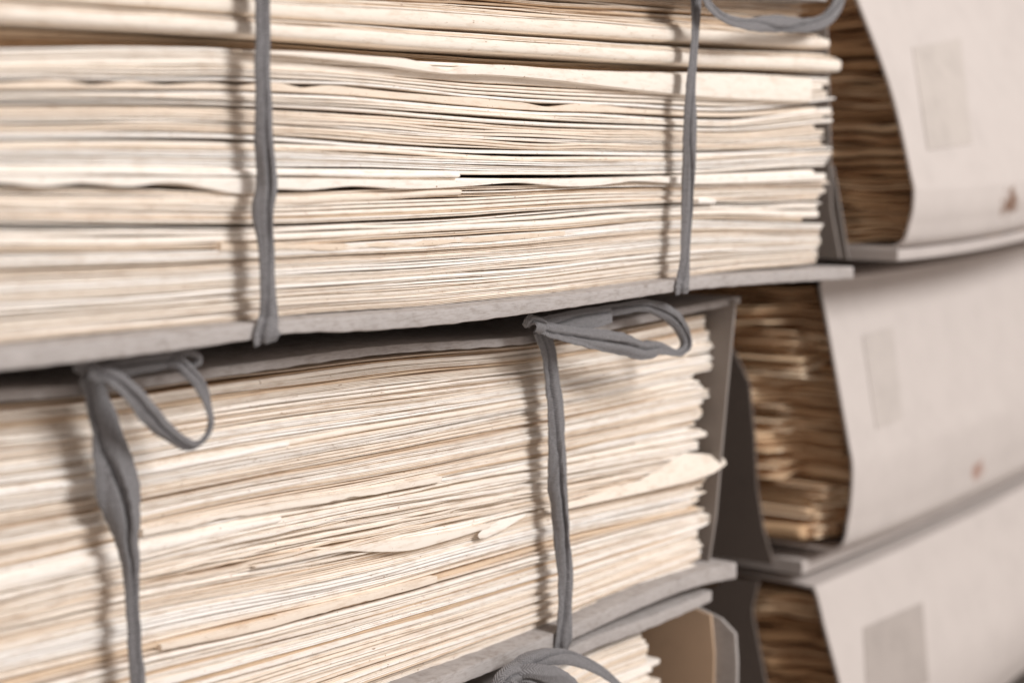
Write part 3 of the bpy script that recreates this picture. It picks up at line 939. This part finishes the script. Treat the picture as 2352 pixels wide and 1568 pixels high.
def ribbon(mb, keys, thick=0.0005, n=10, ref=(0, -1, 0), fold=0.5):
    """keys: (point, width in m, twist in degrees, cup)  -- a flat woven tape swept along the points.
    twist 0 shows its flat side along ref; cup curls the two edges backwards"""
    P = catmull([k[0] for k in keys], n)
    A = catmull([[k[1], math.radians(k[2]), k[3], 0] for k in keys], n)
    T = np.gradient(P, axis=0)
    T /= np.linalg.norm(T, axis=1)[:, None] + 1e-12
    ref = np.array(ref, float)
    S = np.cross(T, ref)
    ln = np.linalg.norm(S, axis=1)[:, None]
    S = S / np.maximum(ln, 1e-6)
    for i in range(1, len(S)):                    # keep the frame from flipping
        if ln[i, 0] < 0.15:
            S[i] = S[i - 1] - T[i] * S[i - 1].dot(T[i])
            S[i] /= np.linalg.norm(S[i])
        elif S[i].dot(S[i - 1]) < -0.2:
            S[i] = -S[i]
    Nn = np.cross(S, T)
    ca, sa = np.cos(A[:, 1])[:, None], np.sin(A[:, 1])[:, None]
    S2 = S * ca + Nn * sa
    N2 = -S * sa + Nn * ca
    m = 21
    u = np.linspace(-1, 1, m)
    dist = np.concatenate([[0], np.cumsum(np.linalg.norm(np.diff(P, axis=0), axis=1))])
    secs = np.zeros((len(P), 2 * m, 3))
    uv = np.zeros((len(P), 2 * m, 2))
    A[:, 0] *= 1 + wob(dist, 0.03, 0.008)
    P = P + S2 * wob(dist, 0.00012, 0.014)[:, None]
    jit = wob(dist, 0.3, 0.09)
    jit2 = wob(dist, 0.4, 0.06)
    for j, uu in enumerate(u):
        # cup angle: bends the strip into an arc, with a soft crease running along it
        ang = uu * A[:, 2]
        w = A[:, 0] / 2
        cs = np.where(np.abs(A[:, 2]) < 1e-3, uu, np.sin(ang) / np.where(np.abs(A[:, 2]) < 1e-3, 1, A[:, 2]))
        hs = np.where(np.abs(A[:, 2]) < 1e-3, 0, (1 - np.cos(ang)) / np.where(np.abs(A[:, 2]) < 1e-3, 1, A[:, 2]))
        crease = w * fold * (-0.55 * np.exp(-((uu - 0.15 - 0.9 * jit) / 0.11) ** 2) + 0.16 * np.exp(-((uu + 0.45 - 0.7 * jit2) / 0.2) ** 2) - 0.14 * np.exp(-((uu - 0.75 + 0.6 * jit2) / 0.13) ** 2)) * (1 - uu ** 4)
        base = P + S2 * (w * cs)[:, None] - N2 * (w * hs - crease)[:, None]
        secs[:, j] = base + N2 * thick / 2
        secs[:, 2 * m - 1 - j] = base - N2 * thick / 2
        uv[:, j, 0] = uv[:, 2 * m - 1 - j, 0] = (uu + 1) / 2 * A[:, 0] * 1000
        uv[:, j, 1] = uv[:, 2 * m - 1 - j, 1] = dist * 1000
    mb.sweep(secs, 0.5, uv=uv.reshape(-1, 2))


def K(X, Y, y, wpx, tw=0.0, cup=0.6):
    p = on_y(X, Y, y)
    d = (y - CAM[1]) / ray(X, Y)[1]
    return (p, wpx * d / FPX * 1.22 * (1 + 0.42 * cup), tw, cup)


def KL(X, Y, y, wpx, tw=0.0, cup=0.6):
    p, w, t, c = K(X, Y, y, wpx, tw, cup)
    return (p, w * 0.74, t, c)


# S runs with cross(T, ref); the tape's flat side faces the viewer roughly at 35 degrees off -y, so widths are given a little larger
GTP = 'grey cotton tapes'
VIEW = (-0.12, -1.0, 0.05)


def tape(name, label, parts):
    root = None
    for nm, keys_list in parts:
        mb = MB()
        for keys in keys_list:
            ribbon(mb, keys, ref=VIEW, fold=0.7 if 'lowest' in label else 0.9 if nm == 'bow_loop' else 0.8)
        o = mb.build(nm if root is not None else name, M_TAPE, root)
        if root is None:
            root = tag(o, label, 'tape', GTP)
    return root


yt = -0.0115
tape('cotton_tape', 'twisted grey tape tied round the upper bundle, left of its two tapes', [
    ('strap', [[K(612, -160, yt, 36, 15, 0.9), K(614, -40, yt, 38, 25, 1.1), K(614, 60, yt, 36, 30, 1.2), K(612, 200, yt, 32, 10, 1.0), K(614, 330, yt, 33, -10, 1.1),
                K(616, 420, yt, 35, -25, 1.3), K(616, 475, yt - .001, 42, -5, 1.3), K(619, 560, yt, 34, 10, 1.0), K(624, 660, yt, 32, 15, 1.0),
                K(625, 725, yt, 38, 5, 0.9), K(623, 750, yt - .0012, 46, 0, 0.7), K(620, 772, yt - .0012, 54, 0, 0.5), K(618, 786, yt - .0002, 56, 0, 0.35)]]),
])
tape('cotton_tape', 'twisted grey tape at the right of the upper bundle, with a loop on top', [
    ('strap', [[K(1606, -70, yt, 30, 10, 0.9), K(1606, 0, yt, 30, 20, 1.0), K(1602, 90, yt, 26, 35, 1.1), K(1594, 200, yt, 25, 20, 1.2), K(1592, 290, yt, 27, -5, 1.0),
                K(1588, 400, yt, 25, -15, 1.1), K(1584, 500, yt, 24, 5, 1.1), K(1580, 590, yt, 25, 15, 1.0), K(1576, 640, yt, 30, 5, 0.9), K(1574, 660, yt - .0008, 34, 0, .7), K(1572, 674, yt - .0002, 36, 0, .5)]]),
    ('bow_loop', [[KL(1608, -40, -.016, 26, 30, .8), KL(1630, 5, -.018, 34, 35, .9), KL(1662, 34, -.020, 32, 40, .9), KL(1718, 50, -.020, 34, 40, 1.0), KL(1790, 52, -.018, 38, 10, .9), KL(1860, 54, -.016, 32, 20, 1.0),
                   KL(1902, 38, -.014, 30, 40, 1.0), KL(1926, 4, -.010, 26, 50, .9), KL(1928, -30, -.004, 26, 40, .8), KL(1880, -52, .0, 28, 10, .6), KL(1760, -52, -.006, 30, 5, .5), KL(1640, -48, -.012, 28, 0, .5)]]),
    ('knot', [[KL(1590, -50, -.014, 34, 0, 1.4), KL(1610, -30, -.019, 40, 20, 1.4), KL(1634, -46, -.014, 34, 0, 1.4), KL(1612, -64, -.010, 30, 0, 1.4)]]),
])
ym = 0.0110
yb = 0.0030      # the bows of the middle bundle stand further forward
tape('cotton_tape', 'wide grey ribbon hanging down the left of the middle bundle, with drooping bow', [
    ('strap', [[K(206, 856, yb + .001, 40, 0, .5), K(224, 905, ym - .003, 46, 5, .4), K(246, 985, ym - .001, 56, 0, .3), K(263, 1060, ym - .001, 70, -5, .35), K(276, 1125, ym - .001, 76, -10, .45), K(284, 1190, ym - .001, 56, -25, .9),
                K(290, 1250, ym, 38, -40, 1.2), K(305, 1305, ym, 30, -20, 1.3), K(311, 1370, ym, 26, 10, 1.2), K(316, 1460, ym, 28, 15, 1.0), K(324, 1568, ym, 30, 10, 1.0), K(334, 1700, ym, 32, 0, 1.0), K(345, 1845, ym, 34, 0, 1.0)]]),
    ('bow_loop', [[KL(215, 862, yb - .003, 30, 10, .7), KL(255, 860, yb - .005, 40, 20, .5), KL(300, 895, yb - .007, 46, 10, .5), KL(350, 955, yb - .007, 48, -5, .6), KL(395, 1003, yb - .006, 34, -30, .9),
                   KL(440, 1028, yb - .006, 30, -45, .9), KL(472, 1008, yb - .007, 28, -60, .7), KL(488, 965, yb - .008, 32, -50, .6), KL(472, 900, yb - .008, 34, -20, .6), KL(436, 852, yb - .006, 32, 0, .6), KL(400, 832, yb - .003, 32, 10, .7),
                   KL(330, 836, yb + .003, 34, 10, .5), KL(240, 852, yb + .004, 30, 0, .5)]]),
    ('tail', [[KL(230, 850, yb + .001, 36, 0, .4), KL(320, 838, yb - .001, 40, 0, .5), KL(395, 822, yb - .002, 40, -10, .6), KL(432, 815, yb - .003, 26, -40, .8), KL(452, 826, yb - .003, 20, -60, .9), KL(440, 836, yb - .002, 16, -60, .9)]]),
    ('knot', [[KL(180, 858, yb, 34, 0, 1.2), KL(205, 845, yb - .004, 44, 15, 1.2), KL(232, 858, yb - .003, 40, 0, 1.2), KL(214, 876, yb + .002, 30, 0, 1.2)]]),
])
tape('cotton_tape', 'grey tape down the right of the middle bundle, with bow jutting right', [
    ('strap', [[K(1240, 752, yb + .001, 30, 0, .6), K(1262, 792, ym - .003, 38, 5, .6), K(1274, 850, ym, 38, 8, .7), K(1284, 940, ym, 37, 5, .8), K(1287, 1040, ym, 36, -5, .8), K(1287, 1110, ym, 34, -20, 1.1),
                K(1290, 1170, ym, 30, -30, 1.3), K(1298, 1240, ym, 30, -15, 1.2), K(1306, 1320, ym, 32, 0, .9), K(1306, 1400, ym, 38, 10, .7), K(1303, 1455, ym - .0005, 42, 5, .6), K(1299, 1484, ym + .0006, 42, 0, .5), K(1294, 1504, ym + .004, 40, 0, .4)]]),
    ('bow_loop', [[KL(1238, 748, yb - .002, 30, 10, .8), KL(1290, 762, yb - .005, 36, 15, .6), KL(1360, 776, yb - .007, 44, 10, .6), KL(1425, 788, yb - .008, 48, -5, .8), KL(1480, 800, yb - .008, 44, 15, .9), KL(1520, 795, yb - .008, 34, 35, .8),
                   KL(1558, 806, yb - .007, 24, 60, .7), KL(1575, 788, yb - .006, 26, 70, .7), KL(1556, 744, yb - .005, 34, 50, .8), KL(1526, 716, yb - .004, 34, 25, .8), KL(1482, 702, yb - .002, 26, 0, .6), KL(1410, 712, yb + .001, 26, 0, .4), KL(1300, 735, yb + .003, 24, 0, .4)]]),
    ('tail', [[KL(1235, 748, yb + .001, 34, 0, .4), KL(1300, 740, yb - .001, 46, 5, .4), KL(1360, 730, yb - .002, 48, 5, .3), KL(1404, 720, yb - .003, 40, 10, .3)]]),
    ('knot', [[KL(1212, 752, yb, 26, 0, 1.2), KL(1232, 740, yb - .004, 36, 15, 1.2), KL(1256, 752, yb - .003, 32, 0, 1.2), KL(1238, 768, yb + .002, 24, 0, 1.2)]]),
])
yl = 0.005
tape('cotton_tape', 'dark grey tape bow on the lowest folder at the bottom edge', [
    ('bow_loop', [[KL(1150, 1600, yl, 40, 0, .4), KL(1185, 1545, yl - .003, 44, 20, .8), KL(1235, 1508, yl - .005, 42, 35, 1.0), KL(1300, 1500, yl - .006, 40, 45, 1.1), KL(1360, 1520, yl - .006, 38, 55, 1.1), KL(1415, 1558, yl - .006, 36, 60, 1.0), KL(1455, 1605, yl - .005, 38, 60, 1.0), KL(1480, 1670, yl - .004, 44, 50, .8)]]),
    ('knot', [[KL(1135, 1618, yl - .002, 40, 0, .8), KL(1160, 1566, yl - .007, 44, 15, 1.0), KL(1190, 1540, yl - .007, 42, 20, 1.0), KL(1218, 1548, yl - .004, 36, 20, .9)]]),
    ('tail', [[KL(1178, 1558, yl - .004, 40, -15, .7), KL(1230, 1556, yl - .009, 62, -25, .5), KL(1290, 1580, yl - .010, 70, -20, .6), KL(1330, 1630, yl - .009, 70, -10, .7), KL(1350, 1700, yl - .008, 66, 0, .7)],
              [KL(1170, 1565, yl - .008, 34, 10, .8), KL(1196, 1590, yl - .011, 42, 20, .8), KL(1212, 1640, yl - .011, 46, 20, .7), KL(1220, 1700, yl - .010, 48, 10, .6)]]),
])
